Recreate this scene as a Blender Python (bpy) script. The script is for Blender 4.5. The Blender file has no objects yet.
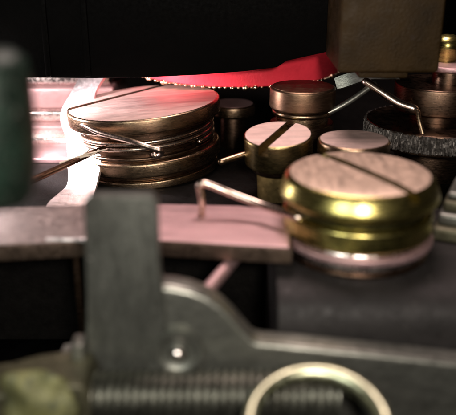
import bpy, bmesh, math, random
from mathutils import Vector, Matrix
random.seed(7)
R = math.radians
S = 0.001            # all sizes below are millimetres

# ------------------------------------------------------------------ camera
scene = bpy.context.scene
col = scene.collection
H = 7.25             # lens height over the mounting plate, mm
PITCH = R(21.5)
FPX = 723.0          # focal length in photo pixels (photo 456 wide)
cam_d = bpy.data.cameras.new('camera')
cam_d.sensor_fit = 'HORIZONTAL'; cam_d.sensor_width = 36
cam_d.lens = 36 * FPX / 456
cam_d.clip_start = 0.5 * S; cam_d.clip_end = 500 * S
cam_d.dof.use_dof = True
cam_d.dof.focus_distance = 21.5 * S
cam_d.dof.aperture_fstop = (cam_d.lens * 1e-3) / (0.43 * S)
cam = bpy.data.objects.new('camera', cam_d)
cam.location = (0, 0, H * S); cam.rotation_euler = (math.pi / 2 - PITCH, 0, 0)
col.objects.link(cam); scene.camera = cam

# ------------------------------------------------------------------ world and lamps
w = bpy.data.worlds.new('World'); scene.world = w; w.use_nodes = True
bg = w.node_tree.nodes['Background']
bg.inputs[0].default_value = (0.75, 0.62, 0.58, 1); bg.inputs[1].default_value = 0.018

def lamp(name, loc, target, power, size, colour, kind='AREA', size_y=None):
    d = bpy.data.lights.new(name, kind)
    d.energy = power * S * S; d.color = colour
    if kind == 'AREA':
        d.shape = 'RECTANGLE' if size_y else 'DISK'; d.size = size * S
        if size_y: d.size_y = size_y * S
    else:
        d.shadow_soft_size = size * S
    o = bpy.data.objects.new(name, d); col.objects.link(o)
    o.location = Vector(loc) * S
    o.rotation_euler = (Vector(target) - Vector(loc)).to_track_quat('-Z', 'Y').to_euler()
    return o
lamp('overhead_lamp', (2, 22, 24), (1, 19, 0), 5700, 11, (1.0, 0.78, 0.74))
lamp('phone_lamp', (2.0, -2.5, 9.2), (1, 18, 1), 2900, 1.6, (1.0, 0.90, 0.80))
lamp('fill_lamp', (-7.5, -2, 10.5), (0, 15, 1), 1750, 7, (0.97, 1.0, 0.92))
lamp('left_lamp', (-8.4, 21.25, 2.75), (0, 19, 1), 1100, 0.45, (1.0, 0.86, 0.84), 'POINT')
sl = lamp('glare_lamp', (-6.9, 21.25, 2.62), (-4.4, 22.0, 0.9), 5200, 0.28, (1.0, 0.82, 0.85), 'SPOT')
sl.data.spot_size = R(95); sl.data.spot_blend = 0.7
scene.view_settings.view_transform = 'Standard'
scene.view_settings.look = 'None'
scene.view_settings.exposure = 0.0
scene.view_settings.gamma = 1.0

# ------------------------------------------------------------------ helpers
cP, sP = math.cos(PITCH), math.sin(PITCH)
def ray(px, py):
    a = (px - 228) / FPX; b = (207.5 - py) / FPX
    return Vector((a, cP + b * sP, -sP + b * cP))
def atz(px, py, z):                     # point of a photo pixel's ray at height z (mm)
    d = ray(px, py); t = (z - H) / d.z
    return Vector((0, 0, H)) + d * t
def aty(px, py, y):                     # the same at distance y
    d = ray(px, py); t = y / d.y
    return Vector((0, 0, H)) + d * t

def mesh_from(bm, name, mat, smooth=35):
    bmesh.ops.recalc_face_normals(bm, faces=bm.faces)
    bmesh.ops.scale(bm, vec=(S, S, S), verts=bm.verts)
    me = bpy.data.meshes.new(name); bm.to_mesh(me); bm.free()
    for p in me.polygons: p.use_smooth = True
    me.set_sharp_from_angle(angle=R(smooth))
    me.materials.append(M[mat])
    return me
def obj(name, bm, mat, parent=None, loc=(0, 0, 0), rot=(0, 0, 0), smooth=35):
    o = bpy.data.objects.new(name, mesh_from(bm, name, mat, smooth)); col.objects.link(o)
    o.location = Vector(loc) * S; o.rotation_euler = rot
    if parent: o.parent = parent
    return o
def thing(name, label, cat, loc=(0, 0, 0), rot=(0, 0, 0), group=None):
    o = bpy.data.objects.new(name, None); col.objects.link(o); o.empty_display_size = S
    o.location = Vector(loc) * S; o.rotation_euler = rot
    o['label'] = label; o['category'] = cat
    if group: o['group'] = group
    return o
def tag(o, label, cat, group=None):
    o['label'] = label; o['category'] = cat
    if group: o['group'] = group
    return o
def struct(o): o['kind'] = 'structure'; return o

def lathe(prof, seg=72, wobble=0.0):
    """closed solid of revolution about z; prof = [(r, z)...] from bottom to top"""
    bm = bmesh.new(); rings = []
    for r, z in prof:
        if r < 1e-6: rings.append([bm.verts.new((0, 0, z))]); continue
        rings.append([bm.verts.new((r * math.cos(2 * math.pi * k / seg), r * math.sin(2 * math.pi * k / seg), z)) for k in range(seg)])
    for a, b in zip(rings, rings[1:]):
        for k in range(seg):
            k2 = (k + 1) % seg
            if len(a) == 1 and len(b) == 1: continue
            if len(a) == 1: bm.faces.new((a[0], b[k], b[k2]))
            elif len(b) == 1: bm.faces.new((a[k], a[k2], b[0]))
            else: bm.faces.new((a[k], a[k2], b[k2], b[k]))
    if len(rings[0]) > 1: bm.faces.new(list(reversed(rings[0])))
    if len(rings[-1]) > 1: bm.faces.new(rings[-1])
    return bm
def rdisc(r, z0, z1, b=0.05, n=4, r0=0.0):
    """profile of a disc with rounded rims"""
    p = [] if r0 else [(0, z0)]
    for k in range(n + 1):
        a = -math.pi / 2 + (math.pi / 2) * k / n
        p.append((r - b + b * math.cos(a), z0 + b + b * math.sin(a)))
    for k in range(n + 1):
        a = (math.pi / 2) * k / n
        p.append((r - b + b * math.cos(a), z1 - b + b * math.sin(a)))
    if not r0: p.append((0, z1))
    return p
def box(x0, x1, y0, y1, z0, z1, bev=0.04, seg=2, bm=None):
    bm = bm or bmesh.new()
    vs = [bm.verts.new((x, y, z)) for x in (x0, x1) for y in (y0, y1) for z in (z0, z1)]
    for f in ((0, 1, 3, 2), (4, 6, 7, 5), (0, 4, 5, 1), (2, 3, 7, 6), (0, 2, 6, 4), (1, 5, 7, 3)):
        bm.faces.new([vs[i] for i in f])
    bmesh.ops.recalc_face_normals(bm, faces=bm.faces)
    if bev:
        es = [e for e in bm.edges if any(v in vs for v in e.verts)]
        bmesh.ops.bevel(bm, geom=es, offset=bev, segments=seg, affect='EDGES', profile=0.6)
    return bm
def prism(pts, axis, d0, d1, bev=0.04, seg=2):
    """pts 2-D outline; axis 'y' (pts are x,z) or 'z' (pts are x,y)"""
    bm = bmesh.new()
    mk = (lambda p, d: (p[0], d, p[1])) if axis == 'y' else (lambda p, d: (p[0], p[1], d))
    a = [bm.verts.new(mk(p, d0)) for p in pts]; b = [bm.verts.new(mk(p, d1)) for p in pts]
    n = len(pts)
    fa = bm.faces.new(a); fb = bm.faces.new(list(reversed(b)))
    for k in range(n): bm.faces.new((a[k], b[k], b[(k + 1) % n], a[(k + 1) % n]))
    bmesh.ops.recalc_face_normals(bm, faces=bm.faces)
    if bev:
        es = list(set(fa.edges) | set(fb.edges))
        bmesh.ops.bevel(bm, geom=es, offset=bev, segments=seg, affect='EDGES', profile=0.6)
    return bm
def spline(pts, n=8):
    P = [Vector(p) for p in pts]; P = [2 * P[0] - P[1]] + P + [2 * P[-1] - P[-2]]; out = []
    for i in range(1, len(P) - 2):
        for k in range(n):
            t = k / n
            out.append(0.5 * ((2 * P[i]) + (P[i + 1] - P[i - 1]) * t + (2 * P[i - 1] - 5 * P[i] + 4 * P[i + 1] - P[i + 2]) * t * t + (-P[i - 1] + 3 * P[i] - 3 * P[i + 1] + P[i + 2]) * t ** 3))
    out.append(P[-2]); return out
def tube(pts, r, seg=12, r1=None, bm=None):
    bm = bm or bmesh.new(); pts = [Vector(p) for p in pts]; n = len(pts)
    r1 = r if r1 is None else r1
    t0 = (pts[1] - pts[0]).normalized(); up = Vector((0, 0, 1)) if abs(t0.z) < 0.9 else Vector((1, 0, 0))
    u = t0.cross(up).normalized(); rings = []
    def ring(c, u, v, rr): return [bm.verts.new(c + (u * math.cos(2 * math.pi * k / seg) + v * math.sin(2 * math.pi * k / seg)) * rr) for k in range(seg)]
    for i, p in enumerate(pts):
        t = (pts[min(i + 1, n - 1)] - pts[max(i - 1, 0)]).normalized()
        u = (u - t * u.dot(t)).normalized(); v = t.cross(u); rr = r + (r1 - r) * i / (n - 1)
        if i == 0:
            rings.append([bm.verts.new(p - t * rr)])
            rings.append(ring(p - t * rr * 0.7, u, v, rr * 0.7))
        rings.append(ring(p, u, v, rr))
        if i == n - 1:
            rings.append(ring(p + t * rr * 0.7, u, v, rr * 0.7))
            rings.append([bm.verts.new(p + t * rr)])
    for a, b in zip(rings, rings[1:]):
        for k in range(seg):
            k2 = (k + 1) % seg
            if len(a) == 1: bm.faces.new((a[0], b[k], b[k2]))
            elif len(b) == 1: bm.faces.new((a[k], b[0], a[k2]))
            else: bm.faces.new((a[k], b[k], b[k2], a[k2]))
    return bm
def cut(bm, cutters):
    """boolean difference in mm units"""
    def tmp(b):
        bmesh.ops.recalc_face_normals(b, faces=b.faces)
        me = bpy.data.meshes.new('tmp'); b.to_mesh(me); b.free()
        o = bpy.data.objects.new('tmp', me); col.objects.link(o); return o
    o = tmp(bm); cs = [tmp(c) for c in cutters]
    for c in cs:
        m = o.modifiers.new('cut', 'BOOLEAN'); m.operation = 'DIFFERENCE'; m.object = c; m.solver = 'EXACT'
    dg = bpy.context.evaluated_depsgraph_get()
    me = bpy.data.meshes.new_from_object(o.evaluated_get(dg))
    out = bmesh.new(); out.from_mesh(me)
    for x in [o] + cs:
        d = x.data; bpy.data.objects.remove(x); bpy.data.meshes.remove(d)
    bpy.data.meshes.remove(me)
    return out
def slot_box(ang, width, length, z0, z1, off=0.0):
    b = box(-length / 2, length / 2, off - width / 2, off + width / 2, z0, z1, bev=0)
    bmesh.ops.rotate(b, cent=(0, 0, 0), matrix=Matrix.Rotation(ang, 3, 'Z'), verts=b.verts)
    return b

# ------------------------------------------------------------------ materials
M = {}
def metal(name, c, rough=0.35, metallic=1.0, var=0.25, vscale=2.2, spots=0.0, spot_col=(0.03, 0.02, 0.015), brush=None, bump=0.004, rvar=0.15, grain=14, spec=0.5, tint=None, streak=1.0, dust=0.0):
    m = bpy.data.materials.new(name); m.use_nodes = True; M[name] = m
    nt = m.node_tree; N = nt.nodes; L = nt.links
    b = N['Principled BSDF']; b.inputs['Metallic'].default_value = metallic
    b.inputs['Specular IOR Level'].default_value = spec
    tc = N.new('ShaderNodeTexCoord'); mp = N.new('ShaderNodeMapping')
    mp.inputs['Scale'].default_value = (1 / S,) * 3
    L.new(tc.outputs['Object'], mp.inputs['Vector'])
    mc = mp
    if streak != 1.0:
        mc = N.new('ShaderNodeMapping'); mc.inputs['Scale'].default_value = streak if isinstance(streak, tuple) else (0.6, 0.6, streak); L.new(mp.outputs[0], mc.inputs['Vector'])
    def noise(scale, detail=6, vec=mc, rough=0.6):
        n = N.new('ShaderNodeTexNoise'); n.inputs['Scale'].default_value = scale; n.inputs['Detail'].default_value = detail
        n.inputs['Roughness'].default_value = rough
        L.new(vec.outputs[0], n.inputs['Vector']); return n
    def rng(src, a, b_, c_, d):
        r = N.new('ShaderNodeMapRange'); r.inputs[1].default_value = a; r.inputs[2].default_value = b_; r.inputs[3].default_value = c_; r.inputs[4].default_value = d
        L.new(src, r.inputs[0]); return r.outputs[0]
    n1 = noise(vscale)
    mix = N.new('ShaderNodeMix'); mix.data_type = 'RGBA'
    t2 = tint or tuple(min(1, x * (1 + var)) for x in c)
    mix.inputs[6].default_value = (*[x * (1 - var) for x in c], 1); mix.inputs[7].default_value = (*t2, 1)
    L.new(rng(n1.outputs[0], 0.3, 0.7, 0, 1), mix.inputs[0])
    out = mix.outputs[2]
    if spots:
        n3 = noise(vscale * 3.1, 8, rough=0.7)
        mx = N.new('ShaderNodeMix'); mx.data_type = 'RGBA'; mx.inputs[7].default_value = (*spot_col, 1)
        L.new(rng(n3.outputs[0], 0.68 - spots * 0.35, 0.74 - spots * 0.25, 0, 0.85), mx.inputs[0]); L.new(out, mx.inputs[6]); out = mx.outputs[2]
    if dust:
        n5 = noise(16, 2, mp); mx = N.new('ShaderNodeMix'); mx.data_type = 'RGBA'; mx.inputs[7].default_value = (0.8, 0.72, 0.66, 1)
        L.new(rng(n5.outputs[0], 0.72 - dust * 0.1, 0.76 - dust * 0.1, 0, 0.8), mx.inputs[0]); L.new(out, mx.inputs[6]); out = mx.outputs[2]
    L.new(out, b.inputs['Base Color'])
    n2 = noise(vscale * 4, 5)
    L.new(rng(n2.outputs[0], 0.3, 0.7, max(0.04, rough - rvar), rough + rvar), b.inputs['Roughness'])
    vec = mp
    if brush:
        vec = N.new('ShaderNodeMapping'); vec.inputs['Scale'].default_value = brush; L.new(mp.outputs[0], vec.inputs['Vector'])
    nb = noise(grain, 4, vec)
    bp = N.new('ShaderNodeBump'); bp.inputs['Strength'].default_value = 1.0; bp.inputs['Distance'].default_value = bump * S
    L.new(nb.outputs[0], bp.inputs['Height']); L.new(bp.outputs[0], b.inputs['Normal'])
    return m
metal('black_plate', (0.0045, 0.004, 0.0036), 0.55, 0.0, bump=0.01, spots=0.1, spot_col=(0.012, 0.010, 0.009), vscale=1.2, spec=0.08)
metal('void_black', (0.0012, 0.0012, 0.0012), 0.8, 0.0, spec=0.0)
metal('housing_black', (0.0011, 0.001, 0.0009), 0.6, 0.0, bump=0.004, spec=0.03)
metal('grey_top', (0.017, 0.015, 0.0145), 0.55, 0.2, bump=0.012, spots=0.2, spot_col=(0.04, 0.036, 0.033), vscale=1.6, spec=0.2)
metal('bronze', (0.36, 0.25, 0.16), 0.27, 1, var=0.2, spots=0.1, streak=5, brush=(1, 1, 8), bump=0.003, rvar=0.08)
metal('bronze_dark', (0.15, 0.095, 0.065), 0.30, 1, var=0.2, spots=0.1, streak=5, brush=(1, 1, 8), bump=0.003, rvar=0.08)
metal('rose_lit_top', rvar=0.09, c=(0.72, 0.53, 0.48), rough=0.52, metallic=0.8, var=0.22, spots=0.10, spot_col=(0.40, 0.25, 0.21), vscale=1.0, streak=(0.7, 3.2, 1), brush=(1.5, 14, 1), bump=0.010, grain=6, dust=0.3)  # pink light on the bronze screw tops, put into the face colour
metal('brass', (0.44, 0.375, 0.125), 0.27, 1, spots=0.1, spot_col=(0.2, 0.16, 0.06), bump=0.002, brush=(1, 1, 6), streak=4, rvar=0.07)
metal('brass_lit_top', rvar=0.09, c=(0.70, 0.51, 0.40), rough=0.46, metallic=0.75, var=0.20, spots=0.10, spot_col=(0.40, 0.28, 0.17), vscale=1.0, streak=(2.2, 0.7, 1), brush=(12, 1.5, 1), bump=0.010, grain=6, dust=0.3)  # brass head top, its pink light put into the colour
metal('nickel', (0.74, 0.67, 0.64), 0.24, 1, spots=0.1, spot_col=(0.3, 0.22, 0.2), bump=0.003)
metal('nickel_pink', rvar=0.08, c=(0.62, 0.40, 0.41), rough=0.42, metallic=0.85, var=0.18, spots=0.10, spot_col=(0.45, 0.28, 0.28), vscale=1.0, streak=(0.8, 2.4, 1), bump=0.008, brush=(1.5, 10, 1), dust=0.3)
metal('steel_wire', (0.62, 0.49, 0.41), 0.26, 1, var=0.12, rvar=0.05, spots=0.03, spot_col=(0.2, 0.13, 0.1), vscale=4, bump=0.002)
metal('wire_brown', (0.09, 0.045, 0.028), 0.4, 1, spots=0.2, vscale=5, bump=0.004)
metal('gunmetal', (0.165, 0.168, 0.148), 0.42, 0.85, var=0.22, streak=(2.6, 1, 0.6), spots=0.15, spot_col=(0.07, 0.068, 0.058), vscale=1.3, rvar=0.06, bump=0.008, grain=9, dust=0.1)
metal('gunmetal_light', (0.25, 0.252, 0.222), 0.38, 0.9, var=0.2, streak=(0.7, 1, 2.2), spots=0.12, spot_col=(0.1, 0.098, 0.085), vscale=2, rvar=0.06, bump=0.006, dust=0.1)
metal('thread_steel', (0.15, 0.15, 0.125), 0.42, 0.95, var=0.25, spots=0.1, vscale=3, bump=0.003)
metal('olive_grey', (0.075, 0.07, 0.042), 0.5, 0.6, var=0.4, spots=0.3, spot_col=(0.03, 0.028, 0.018), vscale=1.6, bump=0.02, grain=6)
metal('olive_brass', (0.11, 0.108, 0.042), 0.6, 0.4, var=0.6, spots=0.5, spot_col=(0.05, 0.055, 0.03), vscale=1.5, bump=0.06, grain=3)
metal('pillar_brown', (0.026, 0.014, 0.0032), 0.55, 0.2, var=0.45, spots=0.15, bump=0.015, vscale=0.9, spec=0.2)
metal('red_enamel', (0.94, 0.045, 0.075), 0.45, 0.0, var=0.08, bump=0.008, spec=0.3)
metal('rim_gold', (0.85, 0.58, 0.40), 0.2, 1, bump=0.002)
metal('knob_green', (0.014, 0.017, 0.014), 0.34, 0.4, var=0.5, tint=(0.02, 0.045, 0.03), spots=0.3, spot_col=(0.004, 0.005, 0.004), vscale=1.8, bump=0.02, dust=0.3)
metal('grit_grey', (0.15, 0.132, 0.12), 0.5, 0.7, var=0.6, spots=0.5, spot_col=(0.02, 0.018, 0.016), vscale=8, bump=0.03, grain=8)
metal('glare_white', (0.92, 0.84, 0.84), 0.40, 0.85, var=0.12, bump=0.05, grain=2.6, rvar=0.12, spots=0.1, spot_col=(0.5, 0.36, 0.35))  # near-white, carries the glare and the lever's edge highlight in its colour
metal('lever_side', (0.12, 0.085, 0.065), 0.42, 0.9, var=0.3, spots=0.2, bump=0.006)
metal('bronze_olive', (0.36, 0.28, 0.13), 0.27, 1, var=0.2, spots=0.1, streak=5, brush=(1, 1, 8), bump=0.003, rvar=0.08)
metal('bronze_red', (0.20, 0.125, 0.08), 0.36, 1, var=0.2, spots=0.1, streak=5, brush=(1, 1, 8), bump=0.003, rvar=0.08)
metal('brass_pale', (0.48, 0.49, 0.34), 0.36, 1, var=0.2, spots=0.15, spot_col=(0.3, 0.27, 0.18), bump=0.006)
metal('groove_dark', (0.05, 0.045, 0.018), 0.4, 0.9, var=0.3, bump=0.004)
metal('brass_satin', (0.55, 0.38, 0.16), 0.42, 0.7, var=0.25, spots=0.15, spot_col=(0.2, 0.12, 0.05), bump=0.003)
metal('lever_shade', (0.36, 0.29, 0.275), 0.5, 0.8, var=0.3, spots=0.25, spot_col=(0.09, 0.07, 0.06), vscale=1.6, bump=0.012, dust=0.2)  # weaker light on the lever's left part, put into a darker colour
metal('lint', (0.75, 0.62, 0.5), 0.7, 0.0)

# ------------------------------------------------------------------ the setting
struct(obj('case_floor', box(-30, 30, -6, 46, -4.0, -3.5, 0), 'void_black'))
struct(obj('case_wall', box(-30, 30, 44, 46, -3.5, 14, 0), 'void_black'))
ZP = 0.52                                # top of the raised block that carries the brass screw
xr = atz(281, 315, ZP).x
struct(obj('mounting_plate', prism([(-12, 17.2), (-1.1, 17.2), (-0.3, 16.9), (12, 16.9), (12, 43.9), (-12, 43.9)], 'z', -3.45, 0.0, 0.06), 'black_plate'))
bm = prism([(17.0, -3.45), (17.0, ZP), (13.3, ZP), (12.95, ZP - .04), (12.7, ZP - .13), (12.5, ZP - .28), (12.38, ZP - .5), (12.32, ZP - .8), (12.3, -3.45)], 'z', xr, 12, 0.05)
for v in bm.verts: v.co = Vector((v.co.z, v.co.x, v.co.y))
struct(obj('raised_block', bm, 'grey_top', smooth=50))

# ------------------------------------------------------------------ upper housing, barrel, pillar
def pz(px, py, y): p = aty(px, py, y); return (p.x, p.z)
Yh = 21.2
edge = [pz(34, 78, Yh), pz(95, 78.5, Yh), pz(150, 77.5, Yh), pz(200, 75, Yh), pz(245, 71.5, Yh), pz(277, 67.5, Yh), pz(287, 61, Yh), pz(312, 55.5, Yh), pz(345, 48, Yh), pz(420, 40, Yh)]
zt = 6.2
outline = [(-10.5, -0.01), (-9.6, -0.01), (-9.4, edge[0][1])] + edge + [(edge[-1][0], zt), (-10.5, zt)]
hc = thing('housing_cover', 'matte black cover hanging over the big screw and the red band', 'cover', (0, Yh, 0))
obj('panel', prism(outline, 'y', 0, 1.45, 0.05), 'housing_black', hc)
for k, px in enumerate((46, 86)):
    x = aty(px, 40, Yh).x
    obj('rib', box(x - 0.09, x + 0.09, -0.10, 0.05, edge[0][1] + 0.06, zt - 0.1, 0.04), 'housing_black', hc)
# barrel: circle through three points of its lower rim
zb = 2.32
a, b, c = atz(150, 80, zb), atz(228, 89, zb), atz(340, 71.5, zb)
def circle(a, b, c):
    ax, ay, bx, by, cx, cy = a.x, a.y, b.x, b.y, c.x, c.y
    d = 2 * (ax * (by - cy) + bx * (cy - ay) + cx * (ay - by))
    ux = ((ax * ax + ay * ay) * (by - cy) + (bx * bx + by * by) * (cy - ay) + (cx * cx + cy * cy) * (ay - by)) / d
    uy = ((ax * ax + ay * ay) * (cx - bx) + (bx * bx + by * by) * (ax - cx) + (cx * cx + cy * cy) * (bx - ax)) / d
    return ux, uy, math.hypot(ax - ux, ay - uy)
bx_, by_, br = circle(a, b, c)
print('barrel', bx_, by_, br)
lb = thing('lens_barrel', 'black round barrel with a red band and glinting gold milled lower rim', 'barrel', (bx_, by_, zb))
obj('barrel_wall', lathe([(0, 1.55)] + [(br - 0.03, 1.55), (br - 0.03, 3.8), (0, 3.8)], 128), 'housing_black', lb)
obj('red_band', lathe(rdisc(br, 0.06, 1.6, 0.04), 160), 'red_enamel', lb)
bm = lathe(rdisc(br - 0.10, 0.0, 0.09, 0.03), 128)
n = 120
for k in range(n):
    a_ = 2 * math.pi * k / n + random.uniform(-.018, .018)
    q = bmesh.ops.create_icosphere(bm, subdivisions=2, radius=random.choice((0.05, 0.06, 0.08, 0.12)))
    bmesh.ops.scale(bm, vec=(1, 1, .8), verts=q['verts'])
    bmesh.ops.translate(bm, vec=((br - 0.03) * math.cos(a_), (br - 0.03) * math.sin(a_), 0.035), verts=q['verts'])
rim = obj('milled_rim', bm, 'rim_gold', lb); rim['kind'] = 'stuff'

Yp = 18.6
p0, p1 = aty(338, 70, Yp), aty(439, 70, Yp)
pl = thing('support_pillar', 'dark olive brown metal block against the black cover above the screws', 'pillar', ((p0.x + p1.x) / 2, Yp, 0))
hw = (p1.x - p0.x) / 2
obj('block', box(-hw, hw, 0, Yh - Yp + 0.03, p0.z - 0.08, 6.1, 0.12, 3), 'pillar_brown', pl)
obj('foot', box(-hw * 0.55, hw * 0.45, 0.25, 1.6, p0.z - 0.27, p0.z + 0.1, 0.08, 3), 'pillar_brown', pl)

# ------------------------------------------------------------------ polished frame at the left behind the big screw
fr = thing('stepped_block', 'stepped polished nickel block glaring behind the big spring wound screw', 'block', (-5.6, 25.2, 0))
for (x0, x1, y0, y1, z0, z1, mt) in ((-3, 0.80, -2.9, 0.1, -0.01, 0.16, 'nickel_pink'), (-3, 0.72, -1.2, 0.1, 0.15, 0.34, 'nickel'), (-3, 1.75, -0.2, 4, -0.01, 0.55, 'nickel_pink'), (-3, 1.6, 0.25, 4, 0.53, 0.95, 'nickel'), (-3, 1.5, 0.55, 4, 0.93, 1.75, 'nickel_pink'), (-3, 1.35, 0.9, 4, 1.73, 2.25, 'nickel'), (-3, 2.4, 1.2, 4, 2.23, 2.7, 'nickel_pink')):
    obj('step', box(x0, x1, y0, y1, z0, z1, min(0.13, (z1 - z0) * .3), 4), mt, fr)
# upright strip added beside the screw to stand in for glare
q0 = atz(84, 205, 0.55)
sp = thing('glare_strip', 'bent bright strip added for the glare at the left flank of the big screw', 'strip', (0, 0, 0))
pts = [atz(64, 209, .1), atz(75, 197, 0.10), aty(83, 183, 19.9), aty(85, 160, 20.6), aty(80, 135, 21.5), aty(77, 115, 22.4), aty(82, 97, 23.2), aty(93, 76, 24.0)]
def ribbon(pts, w, t, wdir):
    bm = bmesh.new(); P = spline(pts, 6); rows = []
    wd = Vector(wdir).normalized()
    for i, p in enumerate(P):
        tg = (P[min(i + 1, len(P) - 1)] - P[max(i - 1, 0)]).normalized()
        u = (wd - tg * wd.dot(tg)).normalized(); nrm = tg.cross(u)
        ww = w * (1 + 0.10 * math.sin(i * 0.45))
        rows.append([bm.verts.new(p + u * sx * ww / 2 + nrm * sy * t / 2) for sx, sy in ((-1, -1), (1, -1), (1, 1), (-1, 1))])
    for a, b in zip(rows, rows[1:]):
        for k in range(4): bm.faces.new((a[k], a[(k + 1) % 4], b[(k + 1) % 4], b[k]))
    bm.faces.new(rows[0][::-1]); bm.faces.new(rows[-1])
    bmesh.ops.recalc_face_normals(bm, faces=bm.faces)
    return bm
obj('strip', ribbon(pts, 1.0, 0.10, (0.88, -0.47, 0)), 'glare_white', sp, smooth=60)

# ------------------------------------------------------------------ big screw with wound spring
bc = atz(149, 101, 2.12)
TILT = R(-4.6)
bs = thing('pivot_screw', 'largest slotted screw with a flat rosy head, wire spring wound under it', 'screw', (bc.x, bc.y, -0.06), (0, TILT, 0))
z = 2.18
head = lathe([(0, 1.72)] + rdisc(2.36, 1.72, z, 0.07, 4)[1:], 128)
slot_a = atz(75, 103, 2.12); slot_b = atz(168, 86, 2.12)
dv = (slot_b - slot_a); ang = math.atan2(dv.y, dv.x)
nrm = Vector((-dv.y, dv.x, 0)).normalized(); off = (slot_a - bc).dot(nrm)
print('slot off', off, 'ang', math.degrees(ang))
hb = cut(head, [slot_box(ang, 0.26, 8, 1.93, 3, off)])
h = obj('head', hb, 'bronze', bs)
# flat head face: inlay just proud of the rim, top light in its colour
face = lathe([(0, z - 0.05), (2.285, z - 0.05), (2.285, z + 0.002), (2.27, z + 0.006), (0, z + 0.006)], 128)
obj('head_face', cut(face, [slot_box(ang, 0.26, 8, 1.93, 3, off)]), 'rose_lit_top', h)
obj('neck', lathe([(0, 0.02), (1.95, 0.02), (1.95, 1.76), (0, 1.76)], 96), 'bronze_dark', bs)
obj('flange', lathe(rdisc(2.14, 0.0, 0.26, 0.06), 112), 'bronze', bs)
obj('flange', lathe(rdisc(2.02, 0.25, 0.40, 0.04), 112), 'bronze_dark', bs)
obj('flange', lathe(rdisc(2.24, 0.39, 0.86, 0.09), 112), 'bronze', bs)
obj('flange', lathe(rdisc(2.10, 0.85, 0.99, 0.05), 112), 'bronze_dark', bs)

Ml = Matrix.Translation((bc.x, bc.y, -0.06)) @ Matrix.Rotation(TILT, 4, 'Y')
wr = 0.072
pts = []
a0, turns = R(-35), 2.9
a1 = R(197) + 2 * math.pi * 2
nst = 150
for k in range(nst + 1):
    t = k / nst; a_ = a0 + (a1 - a0) * t
    pts.append(Ml @ Vector((2.05 * math.cos(a_), 2.05 * math.sin(a_), 1.10 + 0.46 * t)))
leg = [aty(100, 133, 19.7), aty(130, 141, 19.0), aty(150, 147.5, 18.8), aty(158, 149.5, 18.75)]
hook = [aty(161, 151, 18.78), aty(161.5, 154, 18.86), aty(157, 156.5, 18.96), aty(154, 154.5, 18.98)]
join = spline([pts[-1], aty(82, 125, 20.4)] + leg + hook, 8)
ws = tag(obj('wire_spring', tube(pts[:-1] + join, wr, 12), 'steel_wire', smooth=80), 'bright wire spring wound round the largest screw with hooked free end', 'spring')

tw = [aty(-22, 207, 18.2), aty(20, 186, 18.6), aty(45, 174.5, 19.0), aty(75, 161, 19.4), aty(93, 152.5, 19.75), aty(104, 148, 20.1)]
tag(obj('thick_wire', tube(spline(tw, 8), 0.12, 12, 0.07), 'wire_brown', smooth=80), 'thick dark brown wire slanting up against the side of the largest screw', 'wire')
bm = bmesh.new()
for pp in ([(60, 163), (74, 159), (84, 154), (90, 148), (87, 144)], [(66, 161), (80, 156), (95, 152), (106, 149.5)], [(70, 164), (82, 157), (92, 155), (99, 150)]):
    tube(spline([aty(x, y, 19.35 + 0.004 * (x - 60)) for x, y in pp], 6), 0.03, 6, 0.018, bm)
tag(obj('lint_strand', bm, 'lint', smooth=80), 'pale frayed fibre caught on the thick brown wire', 'fibre')

# ------------------------------------------------------------------ slotted screw builder for the smaller ones
def screw(name, label, px, py, zt, rpx, parts, slot=None, group=None, tilt=(0, 0, 0)):
    c = atz(px, py, zt); depth = (c - Vector((0, 0, H))).dot(Vector((0, cP, -sP)))
    r = rpx * depth / FPX
    t = thing(name, label, 'screw', (c.x, c.y, 0), tilt, group)
    for i, (nm, rr, z0, z1, bev, mt, face) in enumerate(parts):
        z1 = zt if z1 is None else z1
        bm = lathe(rdisc(rr * r, z0, z1, bev, 5), 96)
        cs = lambda: [slot_box(slot[0], slot[1] * r, 4 * r, z1 - slot[2], z1 + 1, slot[3] * r)]
        if face and slot: bm = cut(bm, cs())
        o = obj(nm, bm, mt, t)
        if face:
            f = lathe([(0, z1 - 0.04), (rr * r - bev * .9, z1 - 0.04), (rr * r - bev * .9, z1 + 0.003), (0, z1 + 0.003)], 96)
            if slot: f = cut(f, cs())
            obj('head_face', f, face, o)
    return t, c, r
# small slotted screw in the middle
sa, sb_ = atz(267, 144, 1.9), atz(309, 120, 1.9)
t, c, r = screw('slotted_screw', 'small slotted screw with pale top on a brass post, between the big screws', 281, 131, 1.9, 34,
      [('post', 0.66, -0.01, 1.0, 0.03, 'brass_satin', None), ('collar', 0.82, 0.9, 1.12, 0.04, 'bronze_dark', None), ('head', 1.0, 1.1, None, 0.05, 'bronze_olive', 'rose_lit_top')],
      slot=(math.atan2(sb_.y - sa.y, sb_.x - sa.x), 0.30, 0.28, 0.0), tilt=(R(7), R(-3), 0))
# capstan screw behind it
screw('capped_screw', 'dark bronze unslotted cap screw on a thick post under the red band', 303, 86, 2.80, 33,
      [('post', 0.98, -0.01, 1.75, 0.03, 'bronze_dark', None), ('collar', 0.80, 1.7, 2.05, 0.04, 'bronze', None), ('lower_ring', 0.93, 1.98, 2.14, 0.07, 'bronze', None), ('cap', 1.0, 2.16, None, 0.08, 'bronze_red', 'bronze_red')])
# pink flat screw
screw('flat_screw', 'plain rosy flat topped screw just behind the large brass screw', 354, 139, 1.86, 36,
      [('post', 0.7, -0.01, 1.5, 0.03, 'bronze_dark', None), ('head', 1.0, 1.42, None, 0.07, 'bronze', 'rose_lit_top')])
# blurred round behind, under the rim
screw('background_screw', 'small pale round screw in the gap under the red band', 233, 103, 1.5, 22,
      [('post', 0.6, -0.01, 1.2, 0.03, 'bronze_dark', None), ('head', 1.0, 1.1, None, 0.08, 'bronze', 'nickel_pink')])

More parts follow.
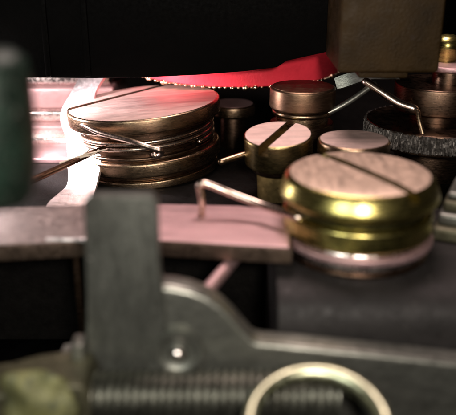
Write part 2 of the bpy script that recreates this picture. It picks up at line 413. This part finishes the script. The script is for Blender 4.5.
# ------------------------------------------------------------------ brass screw
ZT = 2.31
br_c = atz(360, 170.5, ZT)
d_ = (br_c - Vector((0, 0, H))).dot(Vector((0, cP, -sP))); r = 80 * d_ / FPX
print('brass', br_c, r)
hz = lambda z: ZP + z * (ZT - ZP) / 1.86
bz = thing('brass_screw', 'large yellow brass slotted screw with domed shoulder holding the pink lever', 'screw', (br_c.x, br_c.y, 0))
prof = [(0, hz(v)) if q == 0 else (r * q, hz(v)) for q, v in ((0, 1.28), (.94, 1.28), (.98, 1.31), (.998, 1.36), (.998, 1.42), (.985, 1.49), (.968, 1.57), (.949, 1.65), (.93, 1.72), (.905, 1.775), (.88, 1.805), (.84, 1.824), (.6, 1.852), (.3, 1.866), (0, 1.87))]
sa, sb_ = atz(322, 153, ZT), atz(414, 192, ZT)
angb = math.atan2(sb_.y - sa.y, sb_.x - sa.x); nb = Vector((-math.sin(angb), math.cos(angb), 0)); offb = (sa - br_c).dot(nb)
slb = lambda: [slot_box(angb, 0.24, 8, hz(1.6), 4, offb)]
h = obj('head', cut(lathe(prof, 128), slb()), 'brass', bz)
f = lathe([(0, ZT - .12), (r * .85, ZT - .12), (r * .87, hz(1.816)), (r * .85, hz(1.830)), (r * .6, hz(1.860)), (r * .3, hz(1.873)), (0, hz(1.878))], 112)
obj('head_face', cut(f, slb()), 'brass_lit_top', h)
obj('groove', lathe([(0, hz(.95)), (r * .84, hz(.95)), (r * .84, hz(1.3)), (0, hz(1.3))], 96), 'groove_dark', bz)
obj('lower_disc', lathe(rdisc(r * 0.945, hz(0.53), hz(1.04), 0.09, 6), 128), 'brass', bz)
obj('washer', lathe(rdisc(r * 0.89, hz(0.06), hz(0.525), 0.08, 5), 128), 'nickel', bz)
obj('base_washer', lathe(rdisc(r * 0.92, ZP - 0.01, hz(0.07), 0.02, 4), 128), 'bronze_dark', bz)

# ------------------------------------------------------------------ pink lever
zl = 1.08
lv = thing('pivot_lever', 'flat rosy metal lever bar running behind the grey bracket to the brass screw', 'lever', (0, 0, 0))
bk = [(-90, 206), (0, 207), (90, 204), (165, 203), (240, 205), (292, 210)]
ft = [(292, 249), (240, 246), (160, 241), (90, 241), (0, 246), (-90, 248)]
P2 = [tuple(atz(x, y, zl).xy) for x, y in bk + ft]
obj('bar', prism(P2, 'z', zl - 0.36, zl - 0.01, 0.05, 3), 'lever_side', lv)
cx_ = sum(p[0] for p in P2) / len(P2); cy_ = sum(p[1] for p in P2) / len(P2)
shrink = lambda p: (cx_ + (p[0] - cx_) * .985, cy_ + (p[1] - cy_) * .94)
Q = [shrink(p) for p in P2]
def at_x(a, b, x): t = (x - a[0]) / (b[0] - a[0]); return (x, a[1] + (b[1] - a[1]) * t)
xm = atz(124, 225, zl).x
bm_ = at_x(Q[2], Q[3], xm); fm_ = at_x(Q[8], Q[9], xm)
obj('top_face', prism([bm_, Q[3], Q[4], Q[5], Q[6], Q[7], Q[8], fm_], 'z', zl - 0.1, zl + 0.012, 0.04, 3), 'nickel_pink', lv)
obj('tail_face', prism([Q[0], Q[1], Q[2], (bm_[0] - .02, bm_[1]), (fm_[0] - .02, fm_[1]), Q[9], Q[10], Q[11]], 'z', zl - 0.1, zl + 0.008, 0.04, 3), 'lever_shade', lv)  # left part of the lever, shade put into its colour
ex = atz(291, 230, zl)
obj('eye', lathe(rdisc(r * 0.97, hz(.30), hz(.44), 0.03), 112), 'nickel_pink', lv, loc=(br_c.x, br_c.y, 0))
eb = atz(66, 240, zl)
obj('edge_highlight', box(-0.42, 0.42, -0.06, 0.05, -0.14, 0.05, 0.03), 'glare_white', lv, loc=(eb.x, eb.y, zl))  # pale strip added as the highlight on the lever's front edge
# post carrying the far end of the lever (left, in the dark)
for px_, w_ in ((75, .17), (100, .3)):
    q = atz(px_, 232, zl - 0.3)
    obj('leg', box(-w_ / 2, w_ / 2, -.15, .15, -3.5, zl - 0.3, 0.03), 'bronze_dark' if px_ == 75 else 'housing_black', lv, loc=(q.x, q.y, 0))

# torsion spring leg hooked on the lever
hk = [atz(201.5, 214, zl + .02), aty(202, 204, 15.1), aty(200.5, 192, 15.1), aty(199.5, 186, 15.1), aty(204, 183.5, 15.1), aty(214, 186.5, 15.08), aty(235, 195, 15.0), aty(262, 205, 14.75), aty(284, 213, 14.3), aty(298, 217.5, 13.95), aty(308, 219, 14.2)]
tag(obj('hook_spring', tube(spline(hk, 8), 0.085, 12), 'steel_wire', smooth=80), 'pale wire hook rising from the pink lever and bending round the brass screw', 'spring')
# pink rod in the dark gap
tag(obj('link_rod', tube([aty(195, 305, 12.15), aty(240, 252, 14.25)], 0.14, 12), 'nickel_pink', smooth=80), 'short pinkish rod slanting down under the lever', 'rod')
# rod behind small screw
tag(obj('pin_rod', tube(spline([aty(221, 162, 18.9), aty(236, 157, 19.1), aty(256, 151, 19.3)], 6), 0.09, 10), 'bronze', smooth=80), 'small bronze pin pointing out from the small slotted screw', 'pin')

# ------------------------------------------------------------------ parts at the upper right
gc = atz(434, 119, 1.72)
gd = thing('milled_wheel', 'dark flat wheel with a grainy grey milled rim', 'wheel', (gc.x, gc.y, 0))
GR = 2.05
obj('disc', lathe(rdisc(GR - .03, 1.1, 1.72, 0.05), 112), 'bronze_dark', gd)
bm = bmesh.new(); nt_ = 260; ring = []
for k in range(nt_):
    for j, rr in ((0, GR), (1, GR + 0.02)):
        a_ = 2 * math.pi * (k + j * .5) / nt_
        col_ = []
        for zz in (1.2, 1.3, 1.4, 1.5, 1.6, 1.69):
            q = rr + random.uniform(-.035, .035)
            col_.append(bm.verts.new((q * math.cos(a_), q * math.sin(a_), zz + random.uniform(-.03, .03))))
        ring.append(col_)
m_ = len(ring)
for k in range(m_):
    a, b = ring[k], ring[(k + 1) % m_]
    for j in range(5): bm.faces.new((a[j], b[j], b[j + 1], a[j + 1]))
bm.faces.new([x[0] for x in ring][::-1]); bm.faces.new([x[5] for x in ring])
obj('milled_rim', bm, 'grit_grey', gd, smooth=20)
obj('hub', lathe(rdisc(1.1, -0.01, 1.12, 0.03), 64), 'bronze_dark', gd)
dc = atz(440, 82, 2.82)
dd = thing('cap_disc', 'thick dark bronze disc with bright side standing above the milled wheel', 'disc', (dc.x, dc.y, 0))
obj('cap', lathe(rdisc(1.32, 2.02, 2.82, 0.07), 96), 'bronze_dark', dd)
obj('neck', lathe(rdisc(0.5, 2.78, 3.22, 0.03), 48), 'bronze_dark', dd, loc=(.25, 0, 0))
obj('top_plate', lathe(rdisc(0.72, 3.2, 3.36, 0.05), 64), 'nickel_pink', dd, loc=(.25, 0, 0))
obj('post', lathe(rdisc(0.8, 1.70, 2.1, 0.03), 64), 'bronze_dark', dd)
bt = aty(447, 45, 22.0)
bb = thing('brass_button', 'round yellow brass button on top of the dark bronze disc', 'button', (bt.x, bt.y, 0))
obj('dome', lathe([(0, 3.35), (.30, 3.35), (.33, 3.45), (.36, bt.z - .2), (.40, bt.z - .1), (.42, bt.z + .04), (.34, bt.z + .2), (.2, bt.z + .30), (0, bt.z + .33)], 40), 'brass', bb, smooth=50)
tp = aty(450, 62, 22.3)
sw = [aty(366, 82, 20.9), aty(372, 86, 20.8), aty(384, 94, 20.6), aty(398, 103, 20.4), aty(409, 107, 20.25), aty(414, 109, 20.2)]
tl = [aty(417.5, 112, 20.1), aty(419, 120, 19.95), aty(423, 134, 19.75)]
ps = thing('click_spring', 'bright bent wire finger reaching down onto the milled wheel', 'spring', (0, 0, 0))
obj('arm', tube(spline(sw, 8), 0.13, 12), 'steel_wire', ps, smooth=80)
obj('tip', tube(spline([sw[-1]] + tl, 8), 0.075, 10), 'bronze', ps, smooth=80)
ar = [aty(336, 84, 21.6), aty(352, 79, 21.5), aty(375, 74, 21.2), aty(400, 73, 20.9)]
tag(obj('flat_lever', ribbon(ar, 0.34, 0.14, (0, 0.4, 1)), 'gunmetal_light', smooth=60), 'grey flat lever reaching from the capped screw under the brown block', 'lever')
ar = [aty(316, 118, 20.6), aty(338, 108, 20.6), aty(356, 97, 20.7), aty(374, 84, 20.85)]
tag(obj('cross_wire', tube(spline(ar, 6), 0.085, 10), 'gunmetal_light', smooth=80), 'dull grey wire rising from the capped screw to the bent finger', 'wire')
# stacked plates at the right
s0 = aty(429, 210, 15.6)
st = thing('plate_stack', 'stack of thin grey plates at the right of the brass screw', 'plates', (s0.x + .15, 15.5, ZP), (0, 0, R(-24)))
for k, (z0, z1, y0, mt) in enumerate(((-0.01, .32, -.5, 'olive_grey'), (.30, .58, -.25, 'gunmetal'), (.56, .82, -.05, 'olive_grey'), (.80, 1.0, 0.1, 'gunmetal'))):
    obj('plate', box(0.06 * k, 4, y0, 1.4, z0, z1, 0.10, 4), mt, st)

# ------------------------------------------------------------------ foreground bracket
Yb = 11.75
def fz(px, py, y=Yb): p = aty(px, py, y); return (p.x, p.z)
mb = thing('grey_bracket', 'dull grey metal bracket with upright arm and rounded shoulder, rivet in its face', 'bracket', (0, Yb, 0))
arm = [fz(85, 198), fz(90, 193.5), fz(152, 193.5), fz(158, 199), fz(161, 270), fz(166, 300), fz(170, 400), fz(86, 400), fz(88, 300)]
obj('arm', prism(arm, 'y', -0.16, 0.16, 0.06, 3), 'gunmetal', mb)
sh = [fz(150, 284), fz(172, 285.5), fz(190, 289), fz(206, 295), fz(220, 304), fz(232, 315), fz(243, 328), fz(252, 338), fz(258, 341), fz(300, 345), fz(380, 353), fz(470, 363), fz(520, 368)]
cheek = sh + [(fz(520, 420)[0], -3.5), (fz(60, 420)[0], -3.5), fz(60, 356), fz(80, 352), fz(100, 345)]
obj('cheek', prism(cheek, 'y', -0.08, 0.48, 0.13, 4), 'gunmetal_light', mb, smooth=60)
rc = aty(178, 351, Yb - 0.14)
rv = lathe([(0, 0), (.47, 0), (.47, .10), (.46, .115), (.40, .12), (.35, .10), (.30, .06), (.19, .05), (.16, .09), (.13, .14), (.07, .175), (0, .185)], 64)
bmesh.ops.rotate(rv, cent=(0, 0, 0), matrix=Matrix.Rotation(R(90), 3, 'X'), verts=rv.verts)
rvo = obj('rivet', rv, 'gunmetal', mb, loc=(rc.x, rc.y - Yb + 0.02, rc.z), smooth=50)

highlight_pip = lathe([(0, -.1), (.13, -.08), (.15, 0), (.12, .08), (.06, .125), (0, .135)], 32)
bmesh.ops.rotate(highlight_pip, cent=(0, 0, 0), matrix=Matrix.Rotation(R(90), 3, 'X'), verts=highlight_pip.verts)
obj('highlight_pip', highlight_pip, 'nickel', rvo, loc=(0, -.10, 0), smooth=80)  # bright centre added to give the rivet its highlight

# threaded rod
Yt = 11.12
tc0 = aty(86, 396, Yt); tc1 = aty(338, 400, Yt)
Lr = tc1.x - tc0.x; pitch = 0.158; rt = 0.46
bm = bmesh.new(); seg = 28; nx = int(Lr / pitch * 10); rows = []
for i in range(nx + 1):
    x = Lr * i / nx
    row = []
    for k in range(seg):
        th = 2 * math.pi * k / seg
        ph = (x / pitch + k / seg) % 1.0
        rr = rt - 0.11 + 0.125 * math.sqrt(max(0, 1 - (2 * ph - 1) ** 2))
        row.append(bm.verts.new((x, rr * math.cos(th), rr * math.sin(th))))
    rows.append(row)
for a, b in zip(rows, rows[1:]):
    for k in range(seg): bm.faces.new((a[k], a[(k + 1) % seg], b[(k + 1) % seg], b[k]))
bm.faces.new(rows[0]); bm.faces.new(rows[-1][::-1])
tr = thing('threaded_rod', 'fine threaded grey rod lying along the foot of the bracket', 'threaded rod', (tc0.x, Yt, tc0.z))
obj('thread', bm, 'thread_steel', tr, smooth=60)

# frame corner bottom left
Ye = 10.9
fb = thing('end_block', 'blurred grey olive block with a brass green lump holding the threaded rod', 'block', (0, Ye, 0))
bo = [fz(-60, 390, Ye), fz(0, 384, Ye), fz(30, 376, Ye), fz(60, 372, Ye), fz(86, 374, Ye), fz(92, 384, Ye), (fz(92, 415, Ye)[0], -3.5), (fz(-60, 415, Ye)[0], -3.5)]
obj('block', prism(bo, 'y', -0.35, 0.75, 0.14, 4), 'olive_grey', fb)
lm = aty(38, 406, Ye - .42)
lp = lathe([(0, -.1), (.66, -.1), (.70, .06), (.66, .12), (.54, .16), (.40, .185), (.24, .2), (.1, .205), (0, .21)], 40)
for v in lp.verts:
    q = v.co; v.co = q * (1 + 0.16 * math.sin(3.5 * q.x + 1) * math.cos(4 * q.y + .6) + 0.08 * math.sin(9 * q.y + 4 * q.x)) + Vector((0, 0, .05 * math.sin(7 * q.x + 2) * math.sin(6 * q.y + 1)))
bmesh.ops.rotate(lp, cent=(0, 0, 0), matrix=Matrix.Rotation(R(75), 3, 'X'), verts=lp.verts)
obj('boss', lp, 'olive_brass', fb, loc=(lm.x, lm.y - Ye + .1, lm.z), smooth=80)
nb_ = aty(79, 344, 11.5)
obj('lug', box(-.11, .11, -.2, .2, -.6, .1, .05), 'gunmetal_light', fb, loc=(nb_.x, nb_.y - Ye, nb_.z))

# brass ring with serrated insert
rg = aty(318, 426, 9.62)
bg_ = thing('brass_loop', 'shiny brass ring on a stem looped in front of the threaded rod', 'ring', (rg.x, rg.y, rg.z))
bm = bmesh.new(); seg = 96; pr = 14; rows = []
rot = Matrix.Rotation(R(13), 3, 'X')
for k in range(seg):
    a_ = 2 * math.pi * k / seg; row = []
    tr_ = 0.115 + 0.045 * max(0, math.cos(a_ - R(55)))
    for j in range(pr):
        b_ = 2 * math.pi * j / pr
        rr = 1.11 + tr_ * math.cos(b_); zz = tr_ * 1.3 * math.sin(b_)
        row.append(bm.verts.new(rot @ Vector((rr * math.cos(a_), rr * math.sin(a_), zz))))
    rows.append(row)
for k in range(seg):
    a, b = rows[k], rows[(k + 1) % seg]
    for j in range(pr): bm.faces.new((a[j], b[j], b[(j + 1) % pr], a[(j + 1) % pr]))
obj('ring', bm, 'brass_pale', bg_, smooth=60)
obj('stem', tube([(0, -1.05, -.24), (0, -1.05, -3.5 - rg.z)], .16, 12), 'brass_pale', bg_, smooth=60)

# ------------------------------------------------------------------ blurred knob at the left
kx = aty(38, 130, 10).x - 0.72
kz0, kz1 = aty(20, 214, 9.5).z, aty(10, 56, 9.5).z
kn = thing('dark_knob', 'dark green black rounded knob on a side arm, blurred, before the polished frame', 'knob', (kx, 9.9, 0))
obj('grip', lathe([(0, kz0), (.34, kz0), (.50, kz0 + .05), (.60, kz0 + .18), (.68, kz0 + .6), (.72, (kz0 + kz1) / 2), (.72, kz1 - .4), (.66, kz1 - .12), (.5, kz1), (0, kz1 + .02)], 64), 'knob_green', kn, smooth=80)
obj('side_arm', box(-3, -.4, -.2, .2, (kz0 + kz1) / 2 - .3, (kz0 + kz1) / 2 + .3, .08), 'knob_green', kn)
obj('stand', box(-3.4, -2.9, -.25, .25, -3.5, (kz0 + kz1) / 2 + .4, .08), 'knob_green', kn)
